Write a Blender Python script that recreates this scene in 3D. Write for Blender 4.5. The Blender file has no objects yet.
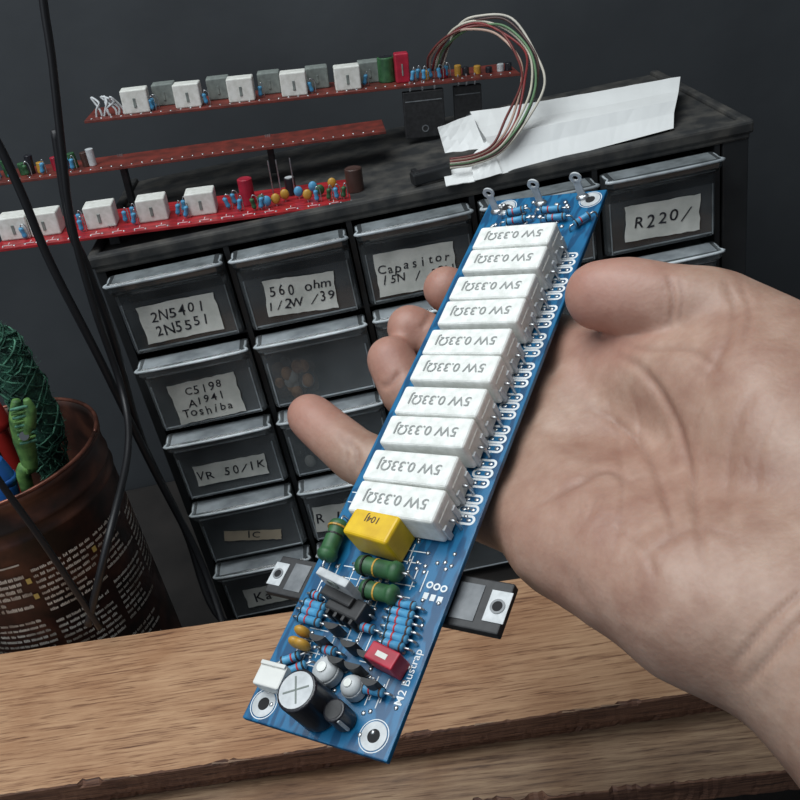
import bpy, bmesh, math, random
import numpy as np
from mathutils import Vector, Matrix, Euler, noise
random.seed(4)
sc = bpy.context.scene
col = sc.collection
# ------------------------------------------------------------ camera frame
F = 900.0
CAM = np.array([0.0, 0.0, 0.43])
U = np.array([-312.0, 1498.0, F]); U /= np.linalg.norm(U)
X = np.array([math.cos(math.radians(11.6)), math.sin(math.radians(11.6)), 0.0])
X -= U*X.dot(U); X /= np.linalg.norm(X)
Y = np.cross(U, X)
R = np.array([X, Y, U])           # cam -> world
def ray(px, py):
    return R @ np.array([(px-400)/F, -(py-400)/F, -1.0])
def onZ(px, py, z):
    d = ray(px, py); t = (z-CAM[2])/d[2]; return Vector(CAM+d*t)
def onY(px, py, y):
    d = ray(px, py); t = (y-CAM[1])/d[1]; return Vector(CAM+d*t)
def toPix(P):
    c = (np.asarray(P)-CAM) @ R
    return 400+F*c[...,0]/-c[...,2], 400-F*c[...,1]/-c[...,2]
cd = bpy.data.cameras.new("camera"); cam = bpy.data.objects.new("camera", cd); col.objects.link(cam)
cd.sensor_fit = 'HORIZONTAL'; cd.sensor_width = 36; cd.lens = F/800*36; cd.clip_start = 0.01; cd.clip_end = 20
M4 = Matrix.Identity(4)
for i in range(3):
    for j in range(3): M4[i][j] = R[i][j]
    M4[i][3] = CAM[i]
cam.matrix_world = M4
sc.camera = cam
# ------------------------------------------------------------ materials
def mat(name, c, rough=0.5, metal=0.0, c2=None, scale=60, bump=0.0, bscale=200, stretch=(1,1,1), alpha=1.0, detail=4, lo=.35, hi=.65, spec=0.5, coat=0.0):
    m = bpy.data.materials.new(name); m.use_nodes = True
    nt = m.node_tree; b = nt.nodes["Principled BSDF"]
    b.inputs["Roughness"].default_value = rough; b.inputs["Metallic"].default_value = metal
    b.inputs["Specular IOR Level"].default_value = spec
    b.inputs["Coat Weight"].default_value = coat; b.inputs["Alpha"].default_value = alpha
    tc = nt.nodes.new("ShaderNodeTexCoord"); mp = nt.nodes.new("ShaderNodeMapping")
    mp.inputs["Scale"].default_value = stretch
    nt.links.new(tc.outputs["Object"], mp.inputs["Vector"])
    if c2 is None: c2 = tuple(min(1, x*0.8) for x in c)
    n = nt.nodes.new("ShaderNodeTexNoise"); n.inputs["Scale"].default_value = scale; n.inputs["Detail"].default_value = detail
    nt.links.new(mp.outputs[0], n.inputs["Vector"])
    r = nt.nodes.new("ShaderNodeValToRGB")
    r.color_ramp.elements[0].position = lo; r.color_ramp.elements[1].position = hi
    r.color_ramp.elements[0].color = (*c2, 1); r.color_ramp.elements[1].color = (*c, 1)
    nt.links.new(n.outputs["Fac"], r.inputs["Fac"]); nt.links.new(r.outputs[0], b.inputs["Base Color"])
    if bump:
        n2 = nt.nodes.new("ShaderNodeTexNoise"); n2.inputs["Scale"].default_value = bscale; n2.inputs["Detail"].default_value = 5
        nt.links.new(mp.outputs[0], n2.inputs["Vector"])
        bp = nt.nodes.new("ShaderNodeBump"); bp.inputs["Strength"].default_value = bump; bp.inputs["Distance"].default_value = 0.001
        nt.links.new(n2.outputs["Fac"], bp.inputs["Height"]); nt.links.new(bp.outputs[0], b.inputs["Normal"])
    return m
wall_m = mat("wall_paint", (.052,.058,.064), .85, c2=(.032,.036,.041), scale=6, bump=.3, bscale=60)
blackpl = mat("black_plastic", (.022,.024,.026), .45, c2=(.012,.013,.014), scale=30, bump=.1)
dusty = mat("dusty_black_plastic", (.075,.070,.062), .7, c2=(.020,.021,.022), scale=80, bump=.3, detail=9, lo=.40, hi=.70)
drawer_m = mat("smoked_plastic", (.105,.115,.120), .16, c2=(.050,.056,.060), scale=40, alpha=.80, detail=7, coat=.4)
drawer_m2 = mat("smoked_plastic_sheen", (.270,.290,.300), .16, c2=(.130,.145,.150), scale=32, alpha=.58, detail=7, coat=.4)  # base colour brightened in place of reflections on the drawer fronts
lip_m = mat("smoked_plastic_lip_lit", (.28,.31,.325), .18, c2=(.13,.145,.15), scale=80, alpha=.9, detail=7)  # paler than the panel: light caught by the lip is put into the colour
lip_m2 = mat("plastic_lip_bright_lit", (.58,.63,.66), .18, c2=(.28,.31,.33), scale=60, alpha=.85, detail=7)  # same plastic, reflected light on the lip painted in more strongly
edge_m = mat("plastic_edge_highlight", (.78,.84,.87), .15, c2=(.38,.42,.44), scale=70)  # highlight along the lip edge, painted as a pale colour
tape_m = mat("masking_label", (.80,.80,.74), .7, c2=(.56,.57,.52), scale=70, bump=.2, detail=8, lo=.3, hi=.6)
tan_m = mat("tan_label", (.62,.52,.38), .7, scale=50)
ink = mat("pen_ink", (.010,.010,.014), .6, c2=(.04,.04,.05), scale=300)
ceram = mat("white_cement", (.88,.89,.86), .55, c2=(.72,.73,.69), scale=400, bump=.15, bscale=1500)
ceram_b = mat("aged_cement", (.76,.76,.72), .6, c2=(.62,.62,.57), scale=300)
ceram_g = mat("grey_cement", (.22,.25,.23), .7, c2=(.15,.17,.16), scale=300)
pcbblue = mat("blue_solder_mask", (.010,.135,.290), .3, c2=(.005,.068,.165), scale=260, stretch=(1.6,.4,1), lo=.45, hi=.52, detail=1)
pcbred = mat("red_solder_mask", (.42,.022,.028), .35, c2=(.26,.014,.018), scale=200, stretch=(.4,1.6,1), lo=.45, hi=.55)
pcbredB = mat("old_red_solder_mask", (.19,.032,.022), .5, c2=(.09,.02,.015), scale=120)
silk = mat("white_silkscreen", (.84,.87,.88), .6)
solder = mat("tin_solder", (.62,.63,.64), .3, metal=.9, c2=(.42,.43,.44), scale=400)
steel = mat("plated_steel", (.55,.56,.57), .3, metal=1)
hole_m = mat("dark_hole", (.01,.01,.012), .8)
silver = mat("silver_coat", (.62,.64,.65), .35, c2=(.45,.47,.48), scale=300)
greypl = mat("grey_tab", (.22,.23,.24), .4, c2=(.12,.13,.14), scale=150)
yellow = mat("yellow_film", (.80,.52,.010), .4, c2=(.66,.40,.008), scale=200)
greenr = mat("green_ceramic", (.040,.135,.050), .5, c2=(.018,.07,.028), scale=300)
bluer = mat("blue_lacquer", (.10,.36,.58), .4, c2=(.05,.24,.44), scale=400)
redfilm = mat("red_film", (.45,.018,.045), .4, c2=(.30,.012,.03), scale=200)
ochre = mat("ochre_resin", (.55,.30,.045), .4)
brownc = mat("brown_sleeve", (.07,.035,.028), .4)
navy = mat("black_sleeve", (.018,.018,.024), .3)
epoxy = mat("black_epoxy", (.018,.018,.019), .5, c2=(.03,.03,.032), scale=500)
redb = mat("red_band", (.5,.02,.02), .5)
blackb = mat("black_band", (.01,.01,.01), .5)
paper = mat("white_paper", (.82,.83,.82), .75, c2=(.76,.77,.76), scale=30, bump=.15, bscale=50)
nylon = mat("white_nylon", (.80,.80,.76), .45)
tablem = mat("dark_table", (.030,.026,.024), .6, c2=(.018,.016,.015), scale=30)
floorm = mat("dark_floor", (.05,.05,.05), .8)
cablem = mat("black_rubber", (.010,.010,.012), .45)
brownbits = mat("brown_resin", (.80,.46,.24), .5, c2=(.45,.22,.11), scale=200)
def wood(name, c1, c2, c3, sc1=9, stretch=(2.2,26,26), rough=.6, lo=.30, mid=.45, hi=.66, blot=.4, bstr=.25):
    m = bpy.data.materials.new(name); m.use_nodes = True; nt = m.node_tree; b = nt.nodes["Principled BSDF"]
    b.inputs["Roughness"].default_value = rough
    tc = nt.nodes.new("ShaderNodeTexCoord"); mp = nt.nodes.new("ShaderNodeMapping"); mp.inputs["Scale"].default_value = stretch
    nt.links.new(tc.outputs["Object"], mp.inputs["Vector"])
    n = nt.nodes.new("ShaderNodeTexNoise"); n.inputs["Scale"].default_value = sc1; n.inputs["Detail"].default_value = 7; n.inputs["Distortion"].default_value = .2; n.inputs["Roughness"].default_value = .65
    nt.links.new(mp.outputs[0], n.inputs["Vector"])
    r = nt.nodes.new("ShaderNodeValToRGB"); e = r.color_ramp.elements
    e[0].position = lo; e[0].color = (*c3,1); e[1].position = hi; e[1].color = (*c1,1)
    k = e.new(mid); k.color = (*c2,1)
    n3 = nt.nodes.new("ShaderNodeTexNoise"); n3.inputs["Scale"].default_value = 22; n3.inputs["Detail"].default_value = 7; n3.inputs["Distortion"].default_value = .6
    nt.links.new(tc.outputs["Object"], n3.inputs["Vector"])
    r3 = nt.nodes.new("ShaderNodeValToRGB"); e3 = r3.color_ramp.elements; e3[0].position = .36; e3[0].color = (.62,.48,.38,1); e3[1].position = .62; e3[1].color = (1,1,1,1)
    nt.links.new(n3.outputs["Fac"], r3.inputs["Fac"])
    mx = nt.nodes.new("ShaderNodeMix"); mx.data_type = 'RGBA'; mx.blend_type = 'MULTIPLY'; mx.inputs[0].default_value = blot
    nt.links.new(n.outputs["Fac"], r.inputs["Fac"]); nt.links.new(r.outputs[0], mx.inputs[6]); nt.links.new(r3.outputs[0], mx.inputs[7])
    mp2 = nt.nodes.new("ShaderNodeMapping"); mp2.inputs["Scale"].default_value = (14, 260, 200); nt.links.new(tc.outputs["Object"], mp2.inputs["Vector"])
    n4 = nt.nodes.new("ShaderNodeTexNoise"); n4.inputs["Scale"].default_value = 5; n4.inputs["Detail"].default_value = 2; nt.links.new(mp2.outputs[0], n4.inputs["Vector"])
    r4 = nt.nodes.new("ShaderNodeValToRGB"); e4 = r4.color_ramp.elements; e4[0].position = .30; e4[0].color = (.35,.25,.2,1); e4[1].position = .41; e4[1].color = (1,1,1,1)
    nt.links.new(n4.outputs["Fac"], r4.inputs["Fac"])
    my = nt.nodes.new("ShaderNodeMix"); my.data_type = 'RGBA'; my.blend_type = 'MULTIPLY'; my.inputs[0].default_value = .8
    nt.links.new(mx.outputs[2], my.inputs[6]); nt.links.new(r4.outputs[0], my.inputs[7])
    nt.links.new(my.outputs[2], b.inputs["Base Color"])
    bp = nt.nodes.new("ShaderNodeBump"); bp.inputs["Strength"].default_value = bstr; bp.inputs["Distance"].default_value = .0005
    nt.links.new(n.outputs["Fac"], bp.inputs["Height"]); nt.links.new(bp.outputs[0], b.inputs["Normal"])
    return m
woodA = wood("tan_plywood", (.54,.325,.185), (.43,.240,.130), (.20,.095,.050), stretch=(4,80,80), lo=.33, hi=.62, blot=.6, bstr=.35)
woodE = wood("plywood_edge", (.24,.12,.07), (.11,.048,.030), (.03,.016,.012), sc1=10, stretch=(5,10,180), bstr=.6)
woodB = wood("pale_plywood", (.40,.27,.165), (.25,.155,.095), (.08,.045,.03), stretch=(4,60,160), blot=.7, bstr=.6)
# ------------------------------------------------------------ mesh builder
_tm = bpy.data.meshes.new("scratch")
class MB:
    def __init__(s): s.bm = bmesh.new(); s.mats = []
    def mi(s, m):
        if m not in s.mats: s.mats.append(m)
        return s.mats.index(m)
    def add(s, t, m, M=None, smooth=False):
        k = s.mi(m)
        for f in t.faces: f.material_index = k; f.smooth = smooth
        if M is not None: t.transform(M)
        t.to_mesh(_tm); t.free(); s.bm.from_mesh(_tm)
    def box(s, c, d, m, bev=0, M=None, seg=2, rz=0):
        t = bmesh.new(); bmesh.ops.create_cube(t, size=1)
        for v in t.verts: v.co = Vector((v.co.x*d[0], v.co.y*d[1], v.co.z*d[2]))
        if bev: bmesh.ops.bevel(t, geom=t.edges[:], offset=bev, segments=seg, profile=.5, affect='EDGES')
        T = Matrix.Translation(Vector(c)) @ Matrix.Rotation(rz, 4, 'Z')
        s.add(t, m, (M @ T) if M is not None else T)
    def cyl(s, p0, p1, r0, m, r1=None, seg=20, bev=0, M=None, caps=True):
        p0, p1 = Vector(p0), Vector(p1); d = p1-p0
        t = bmesh.new(); bmesh.ops.create_cone(t, cap_ends=caps, segments=seg, radius1=r0, radius2=r0 if r1 is None else r1, depth=d.length)
        if bev:
            es = [e for e in t.edges if all(abs(abs(v.co.z)-d.length/2) < 1e-7 for v in e.verts) and len(e.link_faces) == 2]
            bmesh.ops.bevel(t, geom=es, offset=bev, segments=3, profile=.5, affect='EDGES')
        T = Matrix.Translation((p0+p1)/2) @ d.to_track_quat('Z', 'Y').to_matrix().to_4x4()
        s.add(t, m, (M @ T) if M is not None else T, smooth=False)
    def sph(s, c, r, m, M=None, seg=20):
        t = bmesh.new(); bmesh.ops.create_uvsphere(t, u_segments=seg, v_segments=seg//2+2, radius=1)
        if not hasattr(r, '__len__'): r = (r, r, r)
        T = Matrix.Translation(Vector(c)) @ Matrix.Diagonal((*r, 1))
        s.add(t, m, (M @ T) if M is not None else T, smooth=True)
    def tube(s, pts, r, m, seg=10, sub=6, M=None, rad=None):
        P = [Vector(p) for p in pts]; Q = []; RR = []
        n = len(P)
        for i in range(n-1):
            a, b, c, d = P[max(i-1, 0)], P[i], P[i+1], P[min(i+2, n-1)]
            for k in range(sub):
                u = k/sub
                Q.append(.5*((2*b)+(c-a)*u+(2*a-5*b+4*c-d)*u*u+(3*b-a-3*c+d)*u**3))
                RR.append(r if rad is None else rad[i]*(1-u)+rad[i+1]*u)
        Q.append(P[-1]); RR.append(r if rad is None else rad[-1])
        t = bmesh.new(); rings = []; nrm = None
        for i, q in enumerate(Q):
            tg = (Q[min(i+1, len(Q)-1)]-Q[max(i-1, 0)])
            if tg.length < 1e-9: tg = Vector((0,0,1))
            tg.normalize()
            if nrm is None: nrm = tg.orthogonal().normalized()
            nrm = (nrm-tg*nrm.dot(tg)).normalized(); bn = tg.cross(nrm)
            rings.append([t.verts.new(q+(nrm*math.cos(2*math.pi*j/seg)+bn*math.sin(2*math.pi*j/seg))*RR[i]) for j in range(seg)])
        for a, b in zip(rings, rings[1:]):
            for j in range(seg): t.faces.new((a[j], a[(j+1)%seg], b[(j+1)%seg], b[j]))
        t.faces.new(rings[0][::-1]); t.faces.new(rings[-1])
        s.add(t, m, M, smooth=True)
    def poly(s, vs, fs, m, M=None, smooth=False):
        t = bmesh.new(); V = [t.verts.new(Vector(v)) for v in vs]
        for f in fs: t.faces.new([V[i] for i in f])
        bmesh.ops.recalc_face_normals(t, faces=t.faces[:])
        s.add(t, m, M, smooth)
    def ring(s, c, ro, ri, m, h=.0002, seg=28, M=None, ex=0):
        vs = []; fs = []
        for j in range(seg):
            a = 2*math.pi*(j+.5)/seg; o_ = ex*(1 if math.cos(a) > 0 else -1)
            for r, z in ((ro,0),(ro,h),(ri,h),(ri,0)):
                vs.append((c[0]+r*math.cos(a)+o_, c[1]+r*math.sin(a), c[2]+z))
        for j in range(seg):
            k = (j+1)%seg
            for q in range(4): fs.append((4*j+q, 4*j+(q+1)%4, 4*k+(q+1)%4, 4*k+q))
        s.poly(vs, fs, m, M)
    def text(s, body, size, m, M, off=.008, space=.85):
        c = bpy.data.curves.new("t", 'FONT'); c.body = body; c.size = size; c.align_x = 'CENTER'; c.align_y = 'CENTER'; c.space_line = space
        c.offset = size*off; c.resolution_u = 3
        o = bpy.data.objects.new("t", c); col.objects.link(o)
        dg = bpy.context.evaluated_depsgraph_get()
        me = bpy.data.meshes.new_from_object(o.evaluated_get(dg))
        t = bmesh.new(); t.from_mesh(me)
        bpy.data.objects.remove(o); bpy.data.curves.remove(c); bpy.data.meshes.remove(me)
        s.add(t, m, M)
    def hand_text(s, body, size, m, M):
        lines = body.split("\n"); n = len(lines)
        for li, ln in enumerate(lines):
            wd = len(ln)*size*.62; x = -wd/2+random.uniform(-.1,.1)*size
            y0 = ((n-1)/2-li)*size*1.0; sl = random.uniform(-.05,.07)
            for ch in ln:
                if ch != " ":
                    sh = Matrix.Identity(4); sh[0][1] = .35 if ch == "/" else random.uniform(0,.14)
                    T = Matrix.Translation((x+size*.3, y0+sl*x+random.uniform(-.07,.07)*size, 0)) @ Matrix.Rotation(random.uniform(-.14,.10), 4, 'Z') @ sh @ Matrix.Diagonal((random.uniform(.85,1.08), random.uniform(.88,1.12), 1, 1))
                    s.text(ch, size, m, M @ T, off=.006)
                x += size*random.uniform(.58,.66)
    def obj(s, name, parent=None, loc=None, M=None, **kw):
        me = bpy.data.meshes.new(name); s.bm.to_mesh(me); s.bm.free()
        for m in s.mats: me.materials.append(m)
        o = bpy.data.objects.new(name, me); col.objects.link(o)
        if parent is not None: o.parent = parent
        if M is not None: o.matrix_local = M
        elif loc is not None: o.location = loc
        for k, v in kw.items(): o[k] = v
        return o
def empty(name, M=None, loc=None, **kw):
    o = bpy.data.objects.new(name, None); o.empty_display_size = .02; col.objects.link(o)
    if M is not None: o.matrix_world = M
    if loc is not None: o.location = loc
    for k, v in kw.items(): o[k] = v
    return o
def dup(o, parent=None, loc=None, M=None, **kw):
    c = o.copy(); col.objects.link(c)
    if parent is not None: c.parent = parent
    if M is not None: c.matrix_local = M
    elif loc is not None: c.location = loc
    for k, v in kw.items(): c[k] = v
    return c
# ------------------------------------------------------------ room
b = MB(); b.box((0, .70, .5), (3.0, .04, 2.6), wall_m); b.obj("wall_back", kind="structure")
b = MB(); b.box((0, .0, -.79), (3.0, 3.0, .04), floorm); b.obj("floor", kind="structure")
tbl = empty("table", loc=(0, .35, -.77), label="dark wooden workbench table under the drawer cabinet", category="table")
b = MB(); b.box((0, 0, .755), (1.3, .65, .03), tablem, .003); b.obj("table_top", tbl)
for x in (-.6, .6):
    for y in (-.28, .28):
        b = MB(); b.box((0, 0, .37), (.05, .05, .74), tablem, .003); b.obj("leg", tbl, loc=(x, y, 0))
# ------------------------------------------------------------ drawer cabinet
CX0, CX1, CY, CZ, CD = -.150, .2165, .477, .275, .15
cab = empty("drawer_cabinet", loc=((CX0+CX1)/2, CY, 0), label="black plastic cabinet of small smoked drawers with handwritten labels", category="drawer cabinet")
W = CX1-CX0; PW = .0690; PH = .0526; z0 = .0035; XL = -W/2+.0035
b = MB()
b.box((0, CD/2, CZ-.004), (W, CD, .008), dusty, .0012)
b.box((0, .003, CZ-.0015), (W+.004, .008, .007), dusty, .0015)
b.box((W/2-.001, CD/2, CZ-.001), (.006, CD, .007), dusty, .0015)
b.box((-W/2+.001, CD/2, CZ-.001), (.006, CD, .007), dusty, .0015)
b.box((0, CD/2, .0015), (W, CD, .003), blackpl)
b.box((0, CD-.002, CZ/2), (W, .004, CZ-.006), blackpl)
for i in range(6):
    b.box((XL+i*PW, CD/2, CZ/2), (.003, CD-.002, CZ-.006), blackpl)
b.box((W/2-.0075, CD/2, CZ/2), (.015, CD-.002, CZ-.006), blackpl, .001)
b.box((-W/2+.001, CD/2, CZ/2), (.002, CD-.002, CZ-.006), blackpl)
for j in range(1, 5):
    b.box((0, CD/2+.001, z0+j*PH), (W-.004, CD-.006, .0018), blackpl)
b.obj("body", cab)
def drawer_mesh(fm, lm, em):
    b = MB(); w = PW/2-.0024; h = PH-.0040
    prof = [(0,0),(-.004,.001),(-.0055,.004),(-.006,h-.016),(-.0075,h-.0105),(-.0120,h-.0070),(-.0150,h-.0045),(-.0155,h-.0015),(-.0135,h),(0,h)]
    n = len(prof); vs = []; xs = [-w, -w+.0010, -w+.0032, w-.0032, w-.0010, w]; ins = [.0045, .0018, 0, 0, .0018, .0045]
    for x, s_ in zip(xs, ins):
        for (y, z) in prof:
            vs.append((x, min(0, y+(s_ if y < -.001 else 0)), min(max(z, s_*.35), h-s_*.18)))
    fs = [tuple(range(n)), tuple(range(5*n, 6*n))]
    for k in range(5):
        for i in range(n):
            j = (i+1) % n; fs.append((k*n+i, k*n+j, (k+1)*n+j, (k+1)*n+i))
    b.poly(vs, fs, fm)
    b.box((0, -.0075, h+.0000), (2*w-.008, .0120, .0008), lm, .0003)
    b.tube([(-w+.0012,-.002,h-.0010),(-w+.0016,-.0095,h-.0010),(-w+.0050,-.0150,h-.0010),(w-.0050,-.0150,h-.0010),(w-.0016,-.0095,h-.0010),(w-.0012,-.002,h-.0010)], .0009, em, seg=8, sub=5)
    b.box((0, -.0120, h-.0066), (2*w-.008, .0010, .0008), lm, .0003)
    for s_ in (-1,1): b.box((s_*(w-.0030), -.0058, h*.36), (.0008, .0010, h*.62), lm, .0003)
    b.box((0, -.0056, .0036), (2*w-.007, .0010, .0008), lm, .0003)
    b.box((-w+.002, .06, h*.45), (.0015, .118, h*.85), fm)
    b.box((w-.002, .06, h*.45), (.0015, .118, h*.85), fm)
    b.box((0, .06, .0012), (2*w-.004, .118, .0015), fm)
    b.box((0, .1185, h*.45), (2*w-.004, .0015, h*.85), fm)
    return b
dA = drawer_mesh(drawer_m, lip_m, lip_m2).obj("drawer", cab); dB = drawer_mesh(drawer_m2, lip_m2, edge_m).obj("drawer", cab)
first = {0: True, 1: True}
labels = {(0,0): ("2N5401\n2N5551", .0088, .044, .023, 0, 0), (1,0): ("560 ohm\n1/2W /39", .0080, .040, .022, 4, 0),
          (2,0): ("Capasitor\n15N / 22N", .0074, .045, .026, 2, -.003), (4,0): ("R220/", .0105, .043, .021, 2, 0),
          (0,1): ("C5198\nA1941\nToshiba", .0074, .040, .027, -1, 0), (0,2): ("VR 50/1K", .0086, .045, .015, 1, 0),
          (0,3): ("IC", .0075, .037, .008, 12, 0), (0,4): ("Kara", .0110, .038, .016, 0, 0),
          (1,3): ("R 1K  /2", .010, .052, .020, 4, -.002), (3,0): ("R100", .010, .04, .02, 0, 0)}
for r_ in range(5):
    for c_ in range(5):
        k = 0 if (r_ == 0 or (c_, r_) in ((4,2),)) else 1
        src = (dA, dB)[k]
        loc = (XL+PW*(c_+.5), .0005-random.random()*.0018, CZ-.009-(r_+1)*PH+.0025)
        if first[k]: d = src; d.location = loc; first[k] = False
        else: d = dup(src, cab, loc)
        L = labels.get((c_, r_))
        if L:
            t, sz, lw, lh, ang, lx = L
            b = MB(); S = Matrix.Translation((lx, -.0068, .0185)) @ Matrix.Rotation(math.radians(ang), 4, 'Y') @ Matrix.Rotation(math.pi/2, 4, 'X')
            nb = 12; vs = []
            for q in range(nb+1): vs.append((-lw/2+lw*q/nb, lh/2+random.uniform(-.0003,.0003), 0))
            for q in range(5): vs.append((lw/2+random.uniform(-.0007,.0003), lh/2-lh*(q+1)/6, 0))
            for q in range(nb+1): vs.append((lw/2-lw*q/nb, -lh/2+random.uniform(-.0003,.0003), 0))
            for q in range(5): vs.append((-lw/2+random.uniform(-.0003,.0007), -lh/2+lh*(q+1)/6, 0))
            b.poly(vs, [tuple(range(len(vs)))], tan_m if t == "IC" else tape_m, M=S)
            b.hand_text(t, sz, ink, S @ Matrix.Translation((0, 0, .0003)))
            b.obj("label_sticker", d)
        if (c_, r_) in ((1,1),(1,2),(2,1),(1,3)):
            b = MB()
            for q in range(34 if c_ == 1 else 16):
                b.sph((random.uniform(-.026,-.006) if (c_,r_) == (1,1) else random.uniform(-.026,.02), random.uniform(-.0012,.008), .005+random.random()*.020), (.0036,.0026,.0046), brownbits if (q % 4 and r_ == 1) else (greypl if q % 2 else ceram_b), seg=10)
            b.obj("component_pile", loc=Vector(loc)+cab.location, label="pile of small brown and grey electronic parts inside a drawer", category="electronic parts", kind="stuff")
# ------------------------------------------------------------ blue board pose
quad = np.array([[487,198],[611,192],[385,758],[243,722]], float)
BW = .040
def rot(v):
    th = np.linalg.norm(v)
    if th < 1e-12: return np.eye(3)
    k = v/th; K = np.array([[0,-k[2],k[1]],[k[2],0,-k[0]],[-k[1],k[0],0]])
    return np.eye(3)+math.sin(th)*K+(1-math.cos(th))*K@K
ax_y = np.array([.389,.842,-.374]); ax_y /= np.linalg.norm(ax_y)
ax_z = np.array([-.347,.506,.777]); ax_z -= ax_y*ax_z.dot(ax_y); ax_z /= np.linalg.norm(ax_z)
R0 = np.array([np.cross(ax_y, ax_z), ax_y, ax_z]).T
def proj(p):
    Rm = rot(p[3:6]) @ R0; w = BW/2; l = p[6]/2; out = []
    for s_, t_ in ((-w,l),(w,l),(w,-l),(-w,-l)):
        P = p[:3]+Rm@np.array([s_, t_, 0]); out += [400+F*P[0]/-P[2], 400-F*P[1]/-P[2]]
    return np.array(out)
p = np.array([.009,-.0195,-.27,0,0,0,.19]); lam = 1e-3
res = proj(p)-quad.ravel()
for it in range(80):
    J = np.zeros((8,7))
    for k in range(7):
        q = p.copy(); h = 1e-6; q[k] += h; J[:,k] = (proj(q)-proj(p))/h
    A = J.T@J; dp = np.linalg.solve(A+lam*np.diag(np.diag(A)), -J.T@res)
    q = p+dp; r2 = proj(q)-quad.ravel()
    if (r2**2).sum() < (res**2).sum(): p, res, lam = q, r2, lam*.4
    else: lam *= 3
BL = float(p[6]); Rb = R @ (rot(p[3:6]) @ R0); Cb = CAM+R@p[:3]
BM = Matrix.Identity(4)
for i in range(3):
    for j in range(3): BM[i][j] = Rb[i][j]
    BM[i][3] = Cb[i]
BN = Rb[:,2]
def plane(px, py, h):            # h above board component side
    d = ray(px, py); P0 = Cb+BN*h; t = (P0-CAM).dot(BN)/d.dot(BN); return CAM+d*t
def bl(px, py, h=0):
    q = Rb.T@(plane(px, py, h)-Cb); return float(q[0]), float(q[1])
TH = .0016
amp = empty("amplifier_board", M=BM, label="long blue circuit board with white cement resistors, held in hand", category="circuit board")
w = BW/2; l = BL/2
b = MB()
b.box((0,0,-TH/2), (BW, BL, TH), pcbblue, .0003)
for px_, py_ in ((260,708),(373,738),(507,206),(597,199)):
    x, y = bl(px_, py_); x = max(-w+.0042, min(w-.0042, x)); y = max(-l+.0042, min(l-.0042, y))
    b.ring((x, y, 0), .0031, .0015, silver, .00012); b.cyl((x,y,-.0001), (x,y,.00010), .0016, hole_m)
    b.ring((x, y, 0), .0036, .0034, silk, .00006)
yt = bl(575,250)[1]; yb = bl(475,530)[1]
NG = 9
for g in range(NG):
    yc = yt+(yb-yt)*(g+.5)/NG; P_ = abs(yb-yt)/NG
    for k in (-1,0,1):
        yy = yc+k*P_*.275; xx = w-.0040
        b.ring((xx, yy, 0), P_*.132, P_*.070, silk, .00005, seg=24, ex=.0015)
        b.sph((xx-.0012, yy, 0), (.0007,.0005,.00022), solder, seg=10); b.sph((xx+.0012, yy, 0), (.0007,.0005,.00022), solder, seg=10)
    for s_ in (-1,1):
        b.box((w-.0094, yc+s_*P_*.22, .00003), (.0014, .0004, .00005), silk); b.box((w-.0094, yc+s_*P_*.10, .00003), (.0012, .0003, .00005), silk)
for k in range(34):
    y = -l+.055+random.random()*(BL-.065); x = w-.0112+random.random()*.002
    b.sph((x, y, 0), (.0006,.0006,.0004), solder, seg=8)
for k in range(120):
    x = -w+.002+random.random()*(BW-.004); y = -l+.003+random.random()*.062
    b.sph((x, y, 0), (.0006,.0006,.0004), solder, seg=8)
for k in range(44):
    x = -w+.003+random.random()*(BW-.012); y = -l+.005+random.random()*.058
    if random.random() < .5: b.box((x,y,.00003), (.0055,.00025,.00006), silk); b.box((x,y+.003,.00003), (.0055,.00025,.00006), silk)
    else: b.box((x,y,.00003), (.00025,.0055,.00006), silk); b.box((x+.0028,y,.00003), (.00025,.0055,.00006), silk)
for k in range(34):
    x = -w+.004+random.random()*(BW-.008); y = l-.002-random.random()*.014
    b.sph((x, y, .0001), (.0008,.0008,.0005), solder, seg=8)
x, y = bl(404,676)
b.text("M2 Bustrap", .0028, silk, Matrix.Translation((w-.0024, y, .0001)) @ Matrix.Rotation(math.radians(90), 4, 'Z'), off=.004)
for (a_,b_) in ((430,585),(437,587),(444,589)):
    x, y = bl(a_, b_); b.ring((x,y,0), .0009,.0005, silk, .0001, seg=14)
    b.box((x, y-.0028, .00003), (.0013,.0016,.00006), silk)
b.obj("board", amp)
# cement resistors
RHT = .0092
ya = bl(518,236,RHT)[1]; yz = bl(396,501,RHT)[1]; PP = (ya-yz)/4.47
xl = bl(480,240,RHT)[0]; xr = bl(556,240,RHT)[0]; xl2 = bl(352,495,RHT)[0]; xr2 = bl(440,495,RHT)[0]
RL = ((xr-xl)+(xr2-xl2))/2; RX = (xl+xr+xl2+xr2)/4; RX = max(-w+RL/2+.0002, RX)
RWd = PP*.445
b = MB()
b.box((0,0,RHT/2+.0004), (RL, RWd, RHT), ceram, .0009, seg=3)
b.box((RL/2-.0006, 0, RHT*.42), (.0016, RWd*.72, RHT*.7), ceram_b, .0003)
for s_ in (-1, 1):
    for k in (-.3, .3):
        b.box((s_*(RL/2+.0001), k*RWd, .0024), (.0012, .0016, .0045), silver, .0002)
b.tube([(RL/2-.0005, 0, .0035), (RL/2+.0014, 0, .0033), (RL/2+.0018, 0, .0020), (RL/2+.0018,0,-.0004)], .00045, solder, seg=8)
b.tube([(-RL/2+.0005, 0, .0035), (-RL/2-.0004, 0, .0033), (-RL/2-.0006, 0, .0020), (-RL/2-.0006,0,-.0004)], .00045, solder, seg=8)
r0 = b.obj("cement_resistor", amp)
printm = mat("grey_print", (.33,.34,.33), .6)
b = MB(); b.text("5W 0.33ΩJ", min(.0041, RWd*.55), printm, Matrix.Translation((0,0,RHT+.0006)) @ Matrix.Rotation(math.pi, 4, 'Z'), off=.003)
t0 = b.obj("printed_marking", r0)
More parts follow.
